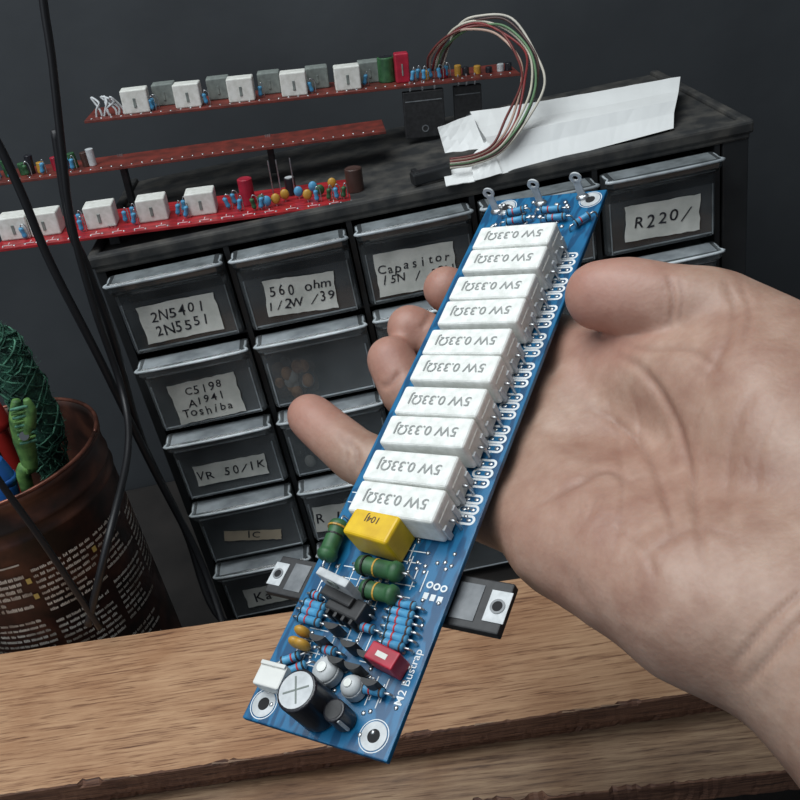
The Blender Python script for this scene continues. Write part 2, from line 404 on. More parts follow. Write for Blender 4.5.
for i in range(10):
    k, j = divmod(i, 2); yy = ya-PP*(k+.47*j); ang = random.uniform(-.022,.022)
    Mx = Matrix.Translation((RX+random.uniform(-.0005,.0005), yy, random.uniform(0,.0006))) @ Matrix.Rotation(ang, 4, 'Z')
    if i == 0: r0.matrix_local = Mx
    else:
        q = dup(r0, amp, M=Mx); dup(t0, q)
def axial(name, px0, py0, px1, py1, r, m, bands, h, label=None):
    x0, y0 = bl(px0, py0, h); x1, y1 = bl(px1, py1, h); a = Vector((x0,y0,h)); c = Vector((x1,y1,h)); d = (c-a).normalized()
    b = MB(); L = (c-a).length
    fr = [0,.06,.16,.26,.74,.84,.94,1]; rr = [.55,.95,1.08,.9,.9,1.08,.95,.55]
    b.tube([a+d*L*f for f in fr], r, m, seg=16, sub=2, rad=[r*q for q in rr])
    for f, bm_ in bands: b.cyl(a+d*(L*f-.00022), a+d*(L*f+.00022), r*1.10 if (f < .24 or f > .76) else r*.95, bm_, seg=16)
    for s_, e in ((-1,a),(1,c)):
        b.tube([e, e+d*s_*.0012, e+d*s_*.0018+Vector((0,0,-.0008)), Vector((e.x,e.y,0))+d*s_*.0018+Vector((0,0,-.0005))], .00032, solder, seg=6, sub=3)
    return b.obj(name, amp, **({"label": label} if label else {}))
def up_cyl(name, px, py, r, h, m, top, label=None, cross=False):
    x, y = bl(px, py, h); b = MB()
    b.cyl((x,y,.0003), (x,y,h), r, m, seg=28, bev=r*.12); b.cyl((x,y,h-.0002), (x,y,h+.0001), r*.86, top, seg=28)
    if cross:
        b.box((x,y,h+.0001), (r*1.3,r*.08,.0002), ceram_g, rz=.5); b.box((x,y,h+.0001), (r*.08,r*1.3,.0002), ceram_g, rz=.5)
    return b.obj(name, amp, **({"label": label} if label else {}))
def bbox(name, px, py, sx, sy, h, m, rz=0, bev=.0004, label=None, extra=None, lift=.0002):
    x, y = bl(px, py, h); b = MB(); b.box((x,y,h/2+lift), (sx,sy,h), m, bev, rz=rz, seg=3)
    if extra: extra(b, x, y, h)
    return b.obj(name, amp, **({"label": label} if label else {}))
def ytext(b, x, y, h):
    b.text("104J", .0026, brownc, Matrix.Translation((x,y+.0012,h+.0003)) @ Matrix.Rotation(math.pi-.12,4,'Z'), off=0)
bbox("film_capacitor", 371, 524, .0138, .0078, .0095, yellow, rz=-.12, label="yellow box film capacitor", extra=ytext, bev=.0009)
axial("power_resistor", 341,521, 325,560, .0025, greenr, ((.2,ochre),(.4,blackb)), .0034, "green axial power resistor")
axial("power_resistor", 358,564, 402,573, .0024, greenr, ((.2,blackb),(.45,ochre)), .0040, "green axial power resistor")
axial("power_resistor", 362,588, 397,596, .0023, greenr, ((.2,blackb),(.45,ochre)), .0036, "green axial power resistor")
x, y = bl(345,604,.005); b = MB()
Mh = Matrix.Translation((x,y,0)) @ Matrix.Rotation(-.2,4,'Z')
b.box((0,0,.0026), (.0105,.0050,.0048), epoxy, .0005, M=Mh)
for k in range(4): b.box((-.0038+k*.0025, -.0029, .0024), (.0009,.0016,.0044), epoxy, .0002, M=Mh)
b.obj("small_transformer", amp, label="small black ridged component")
x, y = bl(332,582,.010); b = MB(); Mh = Matrix.Translation((x,y,0)) @ Matrix.Rotation(-.22,4,'Z')
b.box((0,.0009,.0068), (.0100,.0020,.0085), silver, .0003, M=Mh); b.box((0,-.0010,.0034), (.0098,.0032,.0055), epoxy, .0004, M=Mh)
b.ring((0,0,0), .0017,.0010, ceram_g, .0002, M=Mh @ Matrix.Translation((0,-.0002,.0092)) @ Matrix.Rotation(math.pi/2,4,'X'))
for k in (-.0025,0,.0025): b.cyl((k,-.0008,-.0004),(k,-.0008,.001), .0004, solder, seg=6, M=Mh)
b.obj("power_transistor", amp, label="upright transistor with silver metal tab")
for (a_,b_,c_,d_) in ((390,610,414,616),(388,618,412,624),(386,626,411,632),(384,634,408,640),(382,642,404,648),(304,602,326,608),(301,609,323,615),(298,617,320,623),(300,655,281,662),(306,664,287,672),(392,601,416,607),
                      (362,688,384,693),(312,594,322,597),(360,626,374,630),(505,222,526,218),(540,210,562,208),(506,213,524,209),(574,224,590,214),(545,218,566,216),(352,610,366,614),(322,648,336,652)):
    axial("metal_film_resistor", a_,b_,c_,d_, .0011, bluer, ((.12,blackb),(.4,redb),(.88,brownc)), .0017)
for (a_,b_) in ((303,632),(297,643),(303,645)):
    x, y = bl(a_, b_, .003); b = MB(); b.sph((x,y,.0032), (.0020,.0012,.0024), ochre); b.cyl((x,y,-.0004),(x,y,.0015), .0003, solder, seg=6); b.obj("ceramic_capacitor", amp, label="ochre ceramic disc capacitor")
for (a_,b_) in ((318,634),(349,640),(353,662),(332,622),(366,650),(370,678),(336,656)):
    x, y = bl(a_, b_, .005); b = MB()
    pr = [(math.cos(t)*.0024, math.sin(t)*.0024) for t in [math.pi*.12+i*(math.pi*.76)/10-math.pi*1.0 for i in range(11)]]
    n = len(pr)
    vs = [(x+u, y+v+.0006, .0008) for u, v in pr]+[(x+u, y+v+.0006, .0052) for u, v in pr]
    b.poly(vs, [tuple(range(n)), tuple(range(n,2*n))]+[(i,(i+1)%n,n+(i+1)%n,n+i) for i in range(n)], epoxy)
    for k in (-.0013,0,.0013): b.cyl((x+k,y,-.0004),(x+k,y,.001), .0002, solder, seg=6)
    b.obj("small_transistor", amp)
bbox("film_capacitor", 382, 655, .0080, .0042, .0056, redfilm, rz=-.2, label="small red box film capacitor", extra=lambda b,x,y,h: b.box((x,y-.0001,h+.0002),(.0030,.0012,.0002), ceram_b, rz=-.2))
for (a_,b_,r_) in ((322,667,.0034),(348,683,.0027)):
    x, y = bl(a_, b_, .0045); b = MB(); b.cyl((x,y,.0003),(x,y,.0030), r_, silver, seg=24, bev=.0004); b.sph((x,y,.0030), (r_*.93,r_*.93,.0017), silver); b.cyl((x,y,.0044),(x,y,.0049), r_*.35, ceram, seg=14)
    b.obj("trimmer_capacitor", amp, label="small round silver-grey component")
up_cyl("electrolytic_capacitor", 296, 690, .0048, .0115, navy, silver, "large black electrolytic capacitor with silver top", True)
x, y = bl(336,712,.005); b = MB(); b.cyl((x,y,.0003),(x,y,.0062), .0026, navy, seg=24, bev=.0004); b.cyl((x,y,.0062),(x,y,.0063), .0020, epoxy, seg=24); b.box((x+.0016,y-.0016,.0032),(.0010,.0010,.0050), silver, .0002); b.obj("electrolytic_capacitor", amp, label="small black electrolytic capacitor")
def conn(b, x, y, h):
    for s_ in (-1,1): b.cyl((x+s_*.0016,y+.0006,h*.6),(x+s_*.0016,y+.0006,h*1.0), .0004, solder, seg=6)
    b.box((x, y+.0024, h*.75), (.0072,.0010,h*.9), nylon, .0002); b.box((x-.0034, y, h*.65), (.0008,.0052,h*.75), nylon, .0002); b.box((x+.0034, y, h*.65), (.0008,.0052,h*.75), nylon, .0002)
bbox("wire_connector", 270, 675, .0074, .0056, .0040, nylon, rz=.0, label="white nylon wire connector", extra=conn)
for (a_,b_) in ((497,212),(541,204),(583,197)):
    x, y = bl(a_, b_, 0); y = min(y, l-.003); b = MB()
    b.box((x,y,.0032), (.0024,.0006,.0066), silver, .0002)
    b.ring((0,0,0), .0019,.0009, silver, .0006, M=Matrix.Translation((x,y+.0003,.0078)) @ Matrix.Rotation(math.pi/2,4,'X'))
    b.sph((x,y,.0002), (.0022,.0016,.0012), solder, seg=12); b.obj("solder_terminal", amp)
def to3p(b, M, sc_=1.0):
    b.box((0,0,.0016), (.0140,.0170,.0030), epoxy, .0004, M=M)
    b.box((0,.0062,.0032), (.0085,.0058,.0003), silver, M=M)
    b.box((0,-.0025,.0032), (.0100,.0070,.0003), greypl, M=M)
    b.ring((0,.0062,.0033), .0020,.0014, greypl, .0003, M=M); b.cyl((0,.0062,.0033),(0,.0062,.0035), .0015, hole_m, M=M)
    for k in (-.0048,0,.0048): b.box((k,-.0125,.0016), (.0012,.0090,.0005), solder, M=M)
def under(px0, py0, px1, py1, label, s_=1.0):
    h = -.0065; a = Vector((*bl(px0,py0,h), h)); c = Vector((*bl(px1,py1,h), h)); d = (c-a).normalized()
    zz = Vector((0,0,1)); xx = d.cross(zz); Mx = Matrix.Identity(4)
    for i in range(3): Mx[i][0] = xx[i]*s_; Mx[i][1] = d[i]*s_; Mx[i][2] = zz[i]*s_; Mx[i][3] = ((a+c)/2)[i]
    b = MB(); to3p(b, Matrix.Identity(4)); return b.obj("power_transistor", amp, M=Mx, label=label)
under(450,603,512,615, "black power transistor sticking out from under the board", .9)
under(318,586,276,577, "black power transistor sticking out from under the board", .76)
# ------------------------------------------------------------ hand
def H(px, py, off, r): return (plane(px, py, -off/1000), r/1000)
K = dict(
 tt=H(600,296,-8,9.4), tt2=H(628,296,-7,10.4), tip_=H(668,302,-5,10.0), tp=H(718,312,-1,12.0), tm=H(772,350,5,14.5), cmc=H(850,440,12,21),
 then=H(760,402,4,19), then2=H(800,470,7,21), 
 im=H(598,372,15,11.5), mm=H(575,420,16,11.5), rm=H(552,470,15,11), pm=H(532,520,14,10.5),
 h1=H(562,543,12,13.5), h2=H(622,556,10,17), h3=H(700,600,7,19), wU=H(822,628,10,23), aU=H(1000,790,14,27), 
 wR=H(860,540,13,22), aR=H(1080,700,14,27), pc=H(672,486,20,13),
 ip=H(520,330,24,9.6), id=H(464,298,17,8.4), it=H(446,289,11,7.8),
 mp=H(490,375,25,9.6), md=H(432,341,17,8.5), mt=H(410,328,11,7.8),
 rp=H(470,425,24,9.6), rd=H(407,392,16,8.6), rt=H(391,360,10,7.9),
 pp=H(440,492,19,8.8), pd=H(356,456,12,8.3), pt=H(314,420,8,7.6), pt2=H(309,416,8,7.2))
hulls = [("tt","tt2"),("tt2","tip_"),("tip_","tp"),("tp","tm"),("tm","cmc","then"),("then","then2","cmc"),("tm","then","im"),
 ("then2","cmc","wR"),("im","mm","pc"),("im","then"),("mm","rm","pc"),("rm","pm","h2","pc"),("pm","h1","h2"),("h2","h3","pc"),("h3","wU","pc"),("pc","then2","wR"),("wU","wR","pc"),("wU","wR","aU","aR"),
 ("im","ip"),("ip","id"),("id","it"),("mm","mp"),("mp","md"),("md","mt"),("rm","rp"),("rp","rd"),("rd","rt"),("pm","pp"),("pp","pd"),("pd","pt"),("pt","pt2")]
N = 90; ga = math.pi*(3-math.sqrt(5))
fib = [Vector((math.sqrt(1-(1-2*(i+.5)/N)**2)*math.cos(ga*i), math.sqrt(1-(1-2*(i+.5)/N)**2)*math.sin(ga*i), 1-2*(i+.5)/N)) for i in range(N)]
hb = bmesh.new()
def hull(sph):
    t = bmesh.new()
    for c, r in sph:
        for f_ in fib: t.verts.new(Vector(c)+f_*r)
    o = bmesh.ops.convex_hull(t, input=t.verts[:])
    dead = [g for g in o["geom_interior"] if isinstance(g, bmesh.types.BMVert)]
    bmesh.ops.delete(t, geom=list(set(dead)), context='VERTS')
    bmesh.ops.recalc_face_normals(t, faces=t.faces[:])
    t.to_mesh(_tm); t.free(); hb.from_mesh(_tm)
for hs in hulls: hull([K[k] for k in hs])
hull([(K["tp"][0]-BN*.006, .006), (K["im"][0]+BN*.002, .006), (K["then"][0], .012), (K["tm"][0]-BN*.004, .008)])
me = bpy.data.meshes.new("hand_raw"); hb.to_mesh(me); hb.free()
ho = bpy.data.objects.new("hand_raw", me); col.objects.link(ho)
md = ho.modifiers.new("r", 'REMESH'); md.mode = 'VOXEL'; md.voxel_size = .0008
dg = bpy.context.evaluated_depsgraph_get()
hm = bpy.data.meshes.new_from_object(ho.evaluated_get(dg)); bpy.data.objects.remove(ho)
nv = len(hm.vertices); co = np.zeros(nv*3); hm.vertices.foreach_get("co", co); co = co.reshape(-1,3)
ne = len(hm.edges); ed = np.zeros(ne*2, int); hm.edges.foreach_get("vertices", ed); ed = ed.reshape(-1,2)
deg = np.bincount(ed.ravel(), minlength=nv).astype(float)
def lap(co, lamv, its):
    for _ in range(its):
        s = np.stack([np.bincount(ed[:,0], co[ed[:,1],k], nv)+np.bincount(ed[:,1], co[ed[:,0],k], nv) for k in range(3)], 1)/deg[:,None]
        co = co+(s-co)*lamv[:,None]
    return co
co = lap(co, np.full(nv, .5), 18)
px, py = toPix(co)
palm = np.clip((px-585)/50, 0, 1)*np.clip(np.maximum((py-335)/30, (px-680)/40), 0, 1)
co = lap(co, palm*.55, 150)
hm.vertices.foreach_set("co", co.ravel()); hm.update()
nr = np.zeros(nv*3); hm.vertices.foreach_get("normal", nr); nr = nr.reshape(-1,3)
px, py = toPix(co); facing = np.clip(((CAM-co)*nr).sum(1)/np.linalg.norm(CAM-co, axis=1)*3, 0, 1)
lump = np.array([noise.noise(Vector(v)*75)*.00060+noise.noise(Vector(v)*190)*.00014 for v in co])
co = co+nr*(lump*np.clip((px-480)/60, .15, 1))[:,None]
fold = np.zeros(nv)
def crease(pts, depth, wpx, tint=.6):
    global co, fold
    depth *= .78; tint *= .85
    P = [np.array(q, float) for q in pts]; Q = []
    for i in range(len(P)-1):
        a, b_, c, d = P[max(i-1,0)], P[i], P[i+1], P[min(i+2,len(P)-1)]
        for k in range(8):
            u = k/8; Q.append(.5*((2*b_)+(c-a)*u+(2*a-5*b_+4*c-d)*u*u+(3*b_-a-3*c+d)*u**3))
    Q.append(P[-1]); best = np.full(nv, 1e9); T = np.zeros(nv)
    for i in range(len(Q)-1):
        a, b_ = Q[i], Q[i+1]; d = b_-a; L2 = d.dot(d)
        u = np.clip(((px-a[0])*d[0]+(py-a[1])*d[1])/L2, 0, 1)
        dd = np.hypot(px-a[0]-u*d[0], py-a[1]-u*d[1]); m_ = dd < best
        best = np.where(m_, dd, best); T = np.where(m_, (i+u)/(len(Q)-1), T)
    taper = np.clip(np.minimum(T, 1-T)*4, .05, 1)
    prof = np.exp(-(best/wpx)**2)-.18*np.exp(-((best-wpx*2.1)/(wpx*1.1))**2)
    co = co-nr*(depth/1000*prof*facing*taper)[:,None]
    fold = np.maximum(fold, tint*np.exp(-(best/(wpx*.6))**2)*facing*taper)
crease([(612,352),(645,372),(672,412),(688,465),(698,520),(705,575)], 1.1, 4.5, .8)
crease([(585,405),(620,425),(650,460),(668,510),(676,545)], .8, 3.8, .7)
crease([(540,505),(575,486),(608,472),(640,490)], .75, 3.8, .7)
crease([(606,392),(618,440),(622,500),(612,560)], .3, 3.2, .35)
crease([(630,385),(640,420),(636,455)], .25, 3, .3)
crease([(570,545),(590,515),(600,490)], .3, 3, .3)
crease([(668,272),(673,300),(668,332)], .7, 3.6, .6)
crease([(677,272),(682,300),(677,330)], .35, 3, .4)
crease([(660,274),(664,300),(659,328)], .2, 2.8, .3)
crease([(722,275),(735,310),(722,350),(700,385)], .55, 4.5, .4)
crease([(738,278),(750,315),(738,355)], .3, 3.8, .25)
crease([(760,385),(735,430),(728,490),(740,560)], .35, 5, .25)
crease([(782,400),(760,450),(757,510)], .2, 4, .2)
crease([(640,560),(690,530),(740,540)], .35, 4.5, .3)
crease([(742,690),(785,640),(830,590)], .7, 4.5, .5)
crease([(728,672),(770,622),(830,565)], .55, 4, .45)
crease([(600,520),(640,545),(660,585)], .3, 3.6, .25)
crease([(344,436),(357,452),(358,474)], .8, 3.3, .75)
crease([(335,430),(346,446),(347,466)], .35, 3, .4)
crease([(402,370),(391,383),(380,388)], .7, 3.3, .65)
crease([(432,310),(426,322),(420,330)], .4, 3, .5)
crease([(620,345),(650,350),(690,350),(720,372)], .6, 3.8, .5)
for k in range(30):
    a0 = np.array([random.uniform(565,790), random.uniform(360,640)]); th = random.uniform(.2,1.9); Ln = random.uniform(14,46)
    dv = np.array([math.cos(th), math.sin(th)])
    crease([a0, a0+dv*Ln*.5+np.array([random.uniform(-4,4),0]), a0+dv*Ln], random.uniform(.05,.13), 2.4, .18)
hm.vertices.foreach_set("co", co.ravel()); hm.update()
tips = np.zeros(nv)
for kname, rad_ in (("tt",.022),("it",.016),("mt",.016),("rt",.017),("pt",.019)):
    tips = np.maximum(tips, np.clip(1.25-np.linalg.norm(co-np.array(K[kname][0]), axis=1)/rad_, 0, 1))
tips = np.maximum(tips, .45*np.clip(1-np.linalg.norm(co-np.array(K["h2"][0]), axis=1)/.042, 0, 1))
tips = np.maximum(tips, .30*np.clip(1-np.linalg.norm(co-np.array(K["then"][0]), axis=1)/.035, 0, 1))
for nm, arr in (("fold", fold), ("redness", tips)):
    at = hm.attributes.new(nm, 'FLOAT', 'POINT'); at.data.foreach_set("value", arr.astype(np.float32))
sk = bpy.data.materials.new("skin"); sk.use_nodes = True; nt = sk.node_tree; bs = nt.nodes["Principled BSDF"]
bs.inputs["Roughness"].default_value = .50; bs.inputs["Subsurface Weight"].default_value = .12
bs.inputs["Subsurface Radius"].default_value = (1,.35,.2); bs.inputs["Subsurface Scale"].default_value = .0018
tc = nt.nodes.new("ShaderNodeTexCoord")
n1 = nt.nodes.new("ShaderNodeTexNoise"); n1.inputs["Scale"].default_value = 85; n1.inputs["Detail"].default_value = 8; n1.inputs["Roughness"].default_value = .62
rp = nt.nodes.new("ShaderNodeValToRGB"); e = rp.color_ramp.elements
e[0].position = .30; e[0].color = (.295,.165,.120,1); e[1].position = .70; e[1].color = (.46,.315,.245,1)
k = e.new(.5); k.color = (.375,.235,.175,1)
nt.links.new(tc.outputs["Object"], n1.inputs["Vector"]); nt.links.new(n1.outputs["Fac"], rp.inputs["Fac"])
def mixc(fac_attr, colr, src, mult):
    at = nt.nodes.new("ShaderNodeAttribute"); at.attribute_name = fac_attr
    mm = nt.nodes.new("ShaderNodeMath"); mm.operation = 'MULTIPLY'; mm.inputs[1].default_value = mult; nt.links.new(at.outputs["Fac"], mm.inputs[0])
    mx = nt.nodes.new("ShaderNodeMix"); mx.data_type = 'RGBA'; nt.links.new(mm.outputs[0], mx.inputs[0]); nt.links.new(src, mx.inputs[6]); mx.inputs[7].default_value = (*colr,1)
    return mx.outputs[2]
o1 = mixc("redness", (.42,.180,.140), rp.outputs[0], .65)
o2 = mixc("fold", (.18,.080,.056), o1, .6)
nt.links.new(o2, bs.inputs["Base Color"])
n2 = nt.nodes.new("ShaderNodeTexNoise"); n2.inputs["Scale"].default_value = 380; n2.inputs["Detail"].default_value = 6
vo = nt.nodes.new("ShaderNodeTexVoronoi"); vo.inputs["Scale"].default_value = 900
nt.links.new(tc.outputs["Object"], n2.inputs["Vector"]); nt.links.new(tc.outputs["Object"], vo.inputs["Vector"])
ad = nt.nodes.new("ShaderNodeMath"); ad.operation = 'MULTIPLY_ADD'; ad.inputs[1].default_value = .35; nt.links.new(vo.outputs["Distance"], ad.inputs[0]); nt.links.new(n2.outputs["Fac"], ad.inputs[2])
bp = nt.nodes.new("ShaderNodeBump"); bp.inputs["Strength"].default_value = .30; bp.inputs["Distance"].default_value = .0004
nt.links.new(ad.outputs[0], bp.inputs["Height"]); nt.links.new(bp.outputs[0], bs.inputs["Normal"])
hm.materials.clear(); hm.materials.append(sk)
for pl in hm.polygons: pl.use_smooth = True
hand = bpy.data.objects.new("person", hm); hm.name = "person"; col.objects.link(hand)
hand["label"] = "bare hand, palm up, thumb and curled fingers gripping the circuit board"; hand["category"] = "person"
# ------------------------------------------------------------ wood planks
ZP = .13
def slab(name, fl, fr, br, bk, z, th, topm, edgem, chip=.0006, **kw):
    o_ = (fl+fr+br+bk)/4; base = Vector((o_.x, o_.y, z-th)); ang = math.atan2((fr-fl).y, (fr-fl).x)
    Mi = (Matrix.Translation(base) @ Matrix.Rotation(ang,4,'Z')).inverted()
    P = [Mi @ v for v in (fl, fr, br, bk)]; t = bmesh.new(); n = 320; cols = []; run = 0; amt = 0
    for i in range(n+1):
        u = i/n; f_ = P[0].lerp(P[1],u); k_ = P[3].lerp(P[2],u)
        c = abs(random.gauss(0, chip)); c2 = abs(random.gauss(0, chip*.6)); c3 = abs(random.gauss(0, chip*.6))
        if run <= 0 and random.random() < .045: run = random.randint(2,9); amt = chip*random.uniform(2,8)
        if run > 0: c += amt*random.uniform(.6,1.1); run -= 1
        yf = f_.y; x_ = f_.x; xk = k_.x; yk = k_.y
        ring_ = [(x_, yf+c3, 0), (x_, yf+c2, th*.35), (x_, yf+c2*.5, th*.72), (x_, yf+c*.4, th-.0006-min(c*.5,.002)), (x_, yf+.0004+c, th),
                 (xk, yk-.001, th), (xk, yk, th-.001), (xk, yk, 0)]
        cols.append([t.verts.new(Vector(v)) for v in ring_])
    for a, c in zip(cols, cols[1:]):
        for j in range(8): t.faces.new((a[j], a[(j+1)%8], c[(j+1)%8], c[j]))
    t.faces.new(cols[0]); t.faces.new(cols[-1])
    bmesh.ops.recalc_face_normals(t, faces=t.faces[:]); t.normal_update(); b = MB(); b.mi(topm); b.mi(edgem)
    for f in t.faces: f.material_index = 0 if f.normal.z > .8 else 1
    b.bm.free(); b.bm = t
    if topm is woodA:
        for k in range(26):
            u = random.random(); f_ = P[0].lerp(P[1],u); L_ = random.uniform(.003,.012)
            b.poly([(f_.x,f_.y+.0003,th-.0002),(f_.x+L_,f_.y+random.uniform(-.0006,.0004),th+random.uniform(-.0004,.0006)),(f_.x+.0006,f_.y+.0010,th+.0001)], [(0,1,2)], woodB)
    return b.obj(name, M=Matrix.Translation(base) @ Matrix.Rotation(ang,4,'Z'), **kw)
f0 = onZ(60,787,ZP); f1 = onZ(760,684,ZP); k0 = onZ(60,644,ZP); k1 = onZ(520,577,ZP)
def ext(a, b_, t): return a+(b_-a)*t
FL, FR = ext(f0,f1,-.5), ext(f0,f1,1.5); KL, KR = ext(k0,k1,-.5), ext(k0,k1,2.2)
slab("wooden_plank", FL, FR, KR, KL, ZP, .0095, woodA, woodE, chip=.00028, label="worn tan-brown plywood plank lying on top in front of the cabinet", category="wooden plank")
slab("wooden_plank", FL+Vector((0,.004,0)), FR+Vector((0,.004,0)), KR, KL, ZP-.0098, .008, woodE, woodE, chip=.0006, label="dark rough plywood strip sandwiched between two planks", category="wooden plank")
tw = Vector((0,-.012,0)); tw2 = Vector((0,-.032,0))
slab("wooden_plank", FL+tw, FR+tw2, KR+Vector((0,-.01,0)), KL+Vector((0,-.01,0)), ZP-.0181, .012, woodB, woodE, chip=.0005, label="paler plywood plank stacked under the worn plank", category="wooden plank")
zb = ZP-.0303
for s_ in (.12,.88):
    c = ext((FL+KL)/2, (FR+KR)/2, s_); b = MB(); b.box((0,0,zb/2), (.05,.05,zb), woodA, .001); b.obj("wooden_block", loc=(c.x,c.y-.005,0), label="rough wooden block supporting the stacked planks", category="wooden block")
# ------------------------------------------------------------ paint can
canm = bpy.data.materials.new("printed_can"); canm.use_nodes = True; nt = canm.node_tree; bs = nt.nodes["Principled BSDF"]
bs.inputs["Roughness"].default_value = .5; bs.inputs["Metallic"].default_value = .15
tc = nt.nodes.new("ShaderNodeTexCoord"); n1 = nt.nodes.new("ShaderNodeTexNoise"); n1.inputs["Scale"].default_value = 55; n1.inputs["Detail"].default_value = 9
rp = nt.nodes.new("ShaderNodeValToRGB"); e = rp.color_ramp.elements; e[0].position = .36; e[0].color = (.016,.009,.007,1); e[1].position = .72; e[1].color = (.125,.048,.028,1)
k = e.new(.52); k.color = (.052,.020,.014,1)
nt.links.new(tc.outputs["Object"], n1.inputs["Vector"]); nt.links.new(n1.outputs["Fac"], rp.inputs["Fac"]); nt.links.new(rp.outputs[0], bs.inputs["Base Color"])
CR = .051; CH = .210; CCx, CCy = -.208, .4035
can = empty("paint_can", loc=(CCx, CCy, .0005), label="old dark brown printed tin can with pale text holding tools", category="paint can")
b = MB(); vs = []; fs = []; prof = [(0,0),(CR-.001,0),(CR,.002),(CR+.0015,.004),(CR,.007),(CR,CH-.026),(CR+.0009,CH-.0248),(CR,CH-.0236),(CR,CH-.018),(CR+.0007,CH-.017),(CR,CH-.016),(CR,CH-.010),(CR-.0006,CH-.007),(CR+.0010,CH-.004),(CR+.0014,CH-.001),(CR+.0006,CH),(CR-.0010,CH-.0006),(CR-.0014,CH-.004),(CR-.0012,CH-.012),(CR-.0012,.004),(0,.003)]
S_ = 64
dent = lambda a, z: -.0016*math.exp(-((a-5.3)/.22)**2-((z-.175)/.018)**2)-.0012*math.exp(-((a-4.6)/.2)**2-((z-.12)/.02)**2)
for r_, z_ in prof:
    for j in range(S_): a = 2*math.pi*j/S_; rd = r_+(dent(a, z_) if r_ > .01 else 0); vs.append((rd*math.cos(a), rd*math.sin(a), z_))
for i in range(len(prof)-1):
    for j in range(S_): fs.append((i*S_+j, i*S_+(j+1)%S_, (i+1)*S_+(j+1)%S_, (i+1)*S_+j))
b.poly(vs, fs, canm, smooth=True); b.obj("body", can)
b = MB(); prt = mat("faded_print", (.66,.61,.54), .6, c2=(.30,.25,.20), scale=90, lo=.35, hi=.6); yel = mat("yellow_print", (.50,.36,.10), .6)
def wrapbox(a0, a1, z0_, z1_, m, rr=CR+.0003):
    n = max(2, int((a1-a0)/.05)); vs = []; 
    for i in range(n+1):
        a = a0+(a1-a0)*i/n; vs += [(rr*math.cos(a), rr*math.sin(a), z0_), (rr*math.cos(a), rr*math.sin(a), z1_)]
    b.poly(vs, [(2*i,2*i+2,2*i+3,2*i+1) for i in range(n)], m)
for (a0, zz, nl, wd, hh) in ((-2.05,.166,6,.60,1.3),(-2.05,.138,9,.66,1),(-1.28,.168,8,.56,1),(-1.28,.134,8,.56,1),(-.62,.168,7,.46,1),(-.62,.136,8,.45,1),(-1.28,.100,8,.95,1),(-2.05,.100,8,.66,1),(-.08,.160,12,.35,1)):
    for i in range(nl):
        a = a0; z_ = zz-i*.0037; end = a0+wd*random.choice((1,1,1,.6))
        while a < end:
            ww = random.uniform(.03,.10); q = a
            while q < a+ww: wrapbox(q, q+.010, z_, z_+.0015*hh*random.uniform(.8,1.25), prt); q += .0155
            a += ww+.022
for (a, z_) in ((-1.36,.162),(-1.36,.152),(-.69,.160)): wrapbox(a, a+.045, z_, z_+.0032, yel)
for (a, z_) in ((-2.24,.150),(-2.24,.130)):
    wrapbox(a, a+.13, z_, z_+.0010, prt); wrapbox(a, a+.13, z_+.0075, z_+.0085, prt); wrapbox(a, a+.02, z_, z_+.008, prt); wrapbox(a+.11, a+.13, z_, z_+.008, prt); wrapbox(a+.045, a+.085, z_+.0025, z_+.006, prt)
wrapbox(-1.95, -1.35, .174, .1750, prt)
b.obj("printed_text", can)
b = MB(); ringm = mat("rusty_rim", (.24,.090,.060), .4, metal=.7, c2=(.07,.028,.02), scale=120)
b.tube([((CR+.0005)*math.cos(t*2*math.pi/24), (CR+.0005)*math.sin(t*2*math.pi/24), CH) for t in range(25)], .0011, ringm, seg=8, sub=3)
b.obj("rim", can)
grn = mat("dark_green_net", (.03,.13,.08), .8, c2=(.004,.025,.018), scale=260, bump=1.0, bscale=700, detail=8)
grn2 = mat("teal_green_cord", (.09,.26,.17), .75, c2=(.02,.08,.05), scale=300)
lime = mat("lime_plastic", (.15,.31,.08), .6, c2=(.02,.07,.02), scale=180, detail=8)
bluep = mat("blue_plastic", (.02,.12,.40), .4); redp = mat("red_plastic", (.34,.02,.015), .4)
b = MB(); base_ = Vector((-.182,.410,.05)); P0 = onY(54,470,.41); P1 = onY(42,425,.405); P2 = onY(20,380,.400); P3 = onY(2,345,.398); P4 = onY(-14,325,.396)
rr = [.005,.0070,.0098,.0100,.0082,.0035]
b.tube([base_, P0, P1, P2, P3, P4], .01, grn, seg=20, sub=8, rad=rr)
pts = [P0, P1, P2, P3, P4]; rads = rr[1:]
def cpos(u):
    u *= 4; i = min(3, int(u)); f = u-i; return pts[i].lerp(pts[i+1], f), rads[i]*(1-f)+rads[i+1]*f, (pts[i+1]-pts[i]).normalized()
for h_ in range(9):
    for sg in (-1,1):
        ln = []; ph = random.random()
        for q in range(40):
            c0, r_, tg = cpos(q/39); e1 = tg.cross(Vector((0,1,0))).normalized(); e2 = tg.cross(e1); th = sg*q*.34+h_*.7+ph+random.uniform(-.12,.12)
            ln.append(c0+(e1*math.cos(th)+e2*math.sin(th))*(r_+random.uniform(-.0004,.0016)))
        b.tube(ln, .0005, grn2 if h_ % 3 == 0 else grn, seg=5, sub=1)
for k in range(520):
    c0, r_, tg = cpos(random.random()); e1 = tg.cross(Vector((0,1,0))).normalized(); e2 = tg.cross(e1); th = random.random()*6.283
    dr = e1*math.cos(th)+e2*math.sin(th); a = c0+dr*r_*.9; t2 = c0+dr*(r_+random.uniform(.001,.004))+tg*random.uniform(-.003,.003); sd = dr.cross(tg)*.0003
    b.poly([a+sd, a-sd, t2], [(0,1,2)], grn2 if k % 4 == 0 else grn)
b.obj("netted_sleeve", label="dark green rough netted tube standing in the metal can", category="mesh tube")
b = MB(); Yl = .378
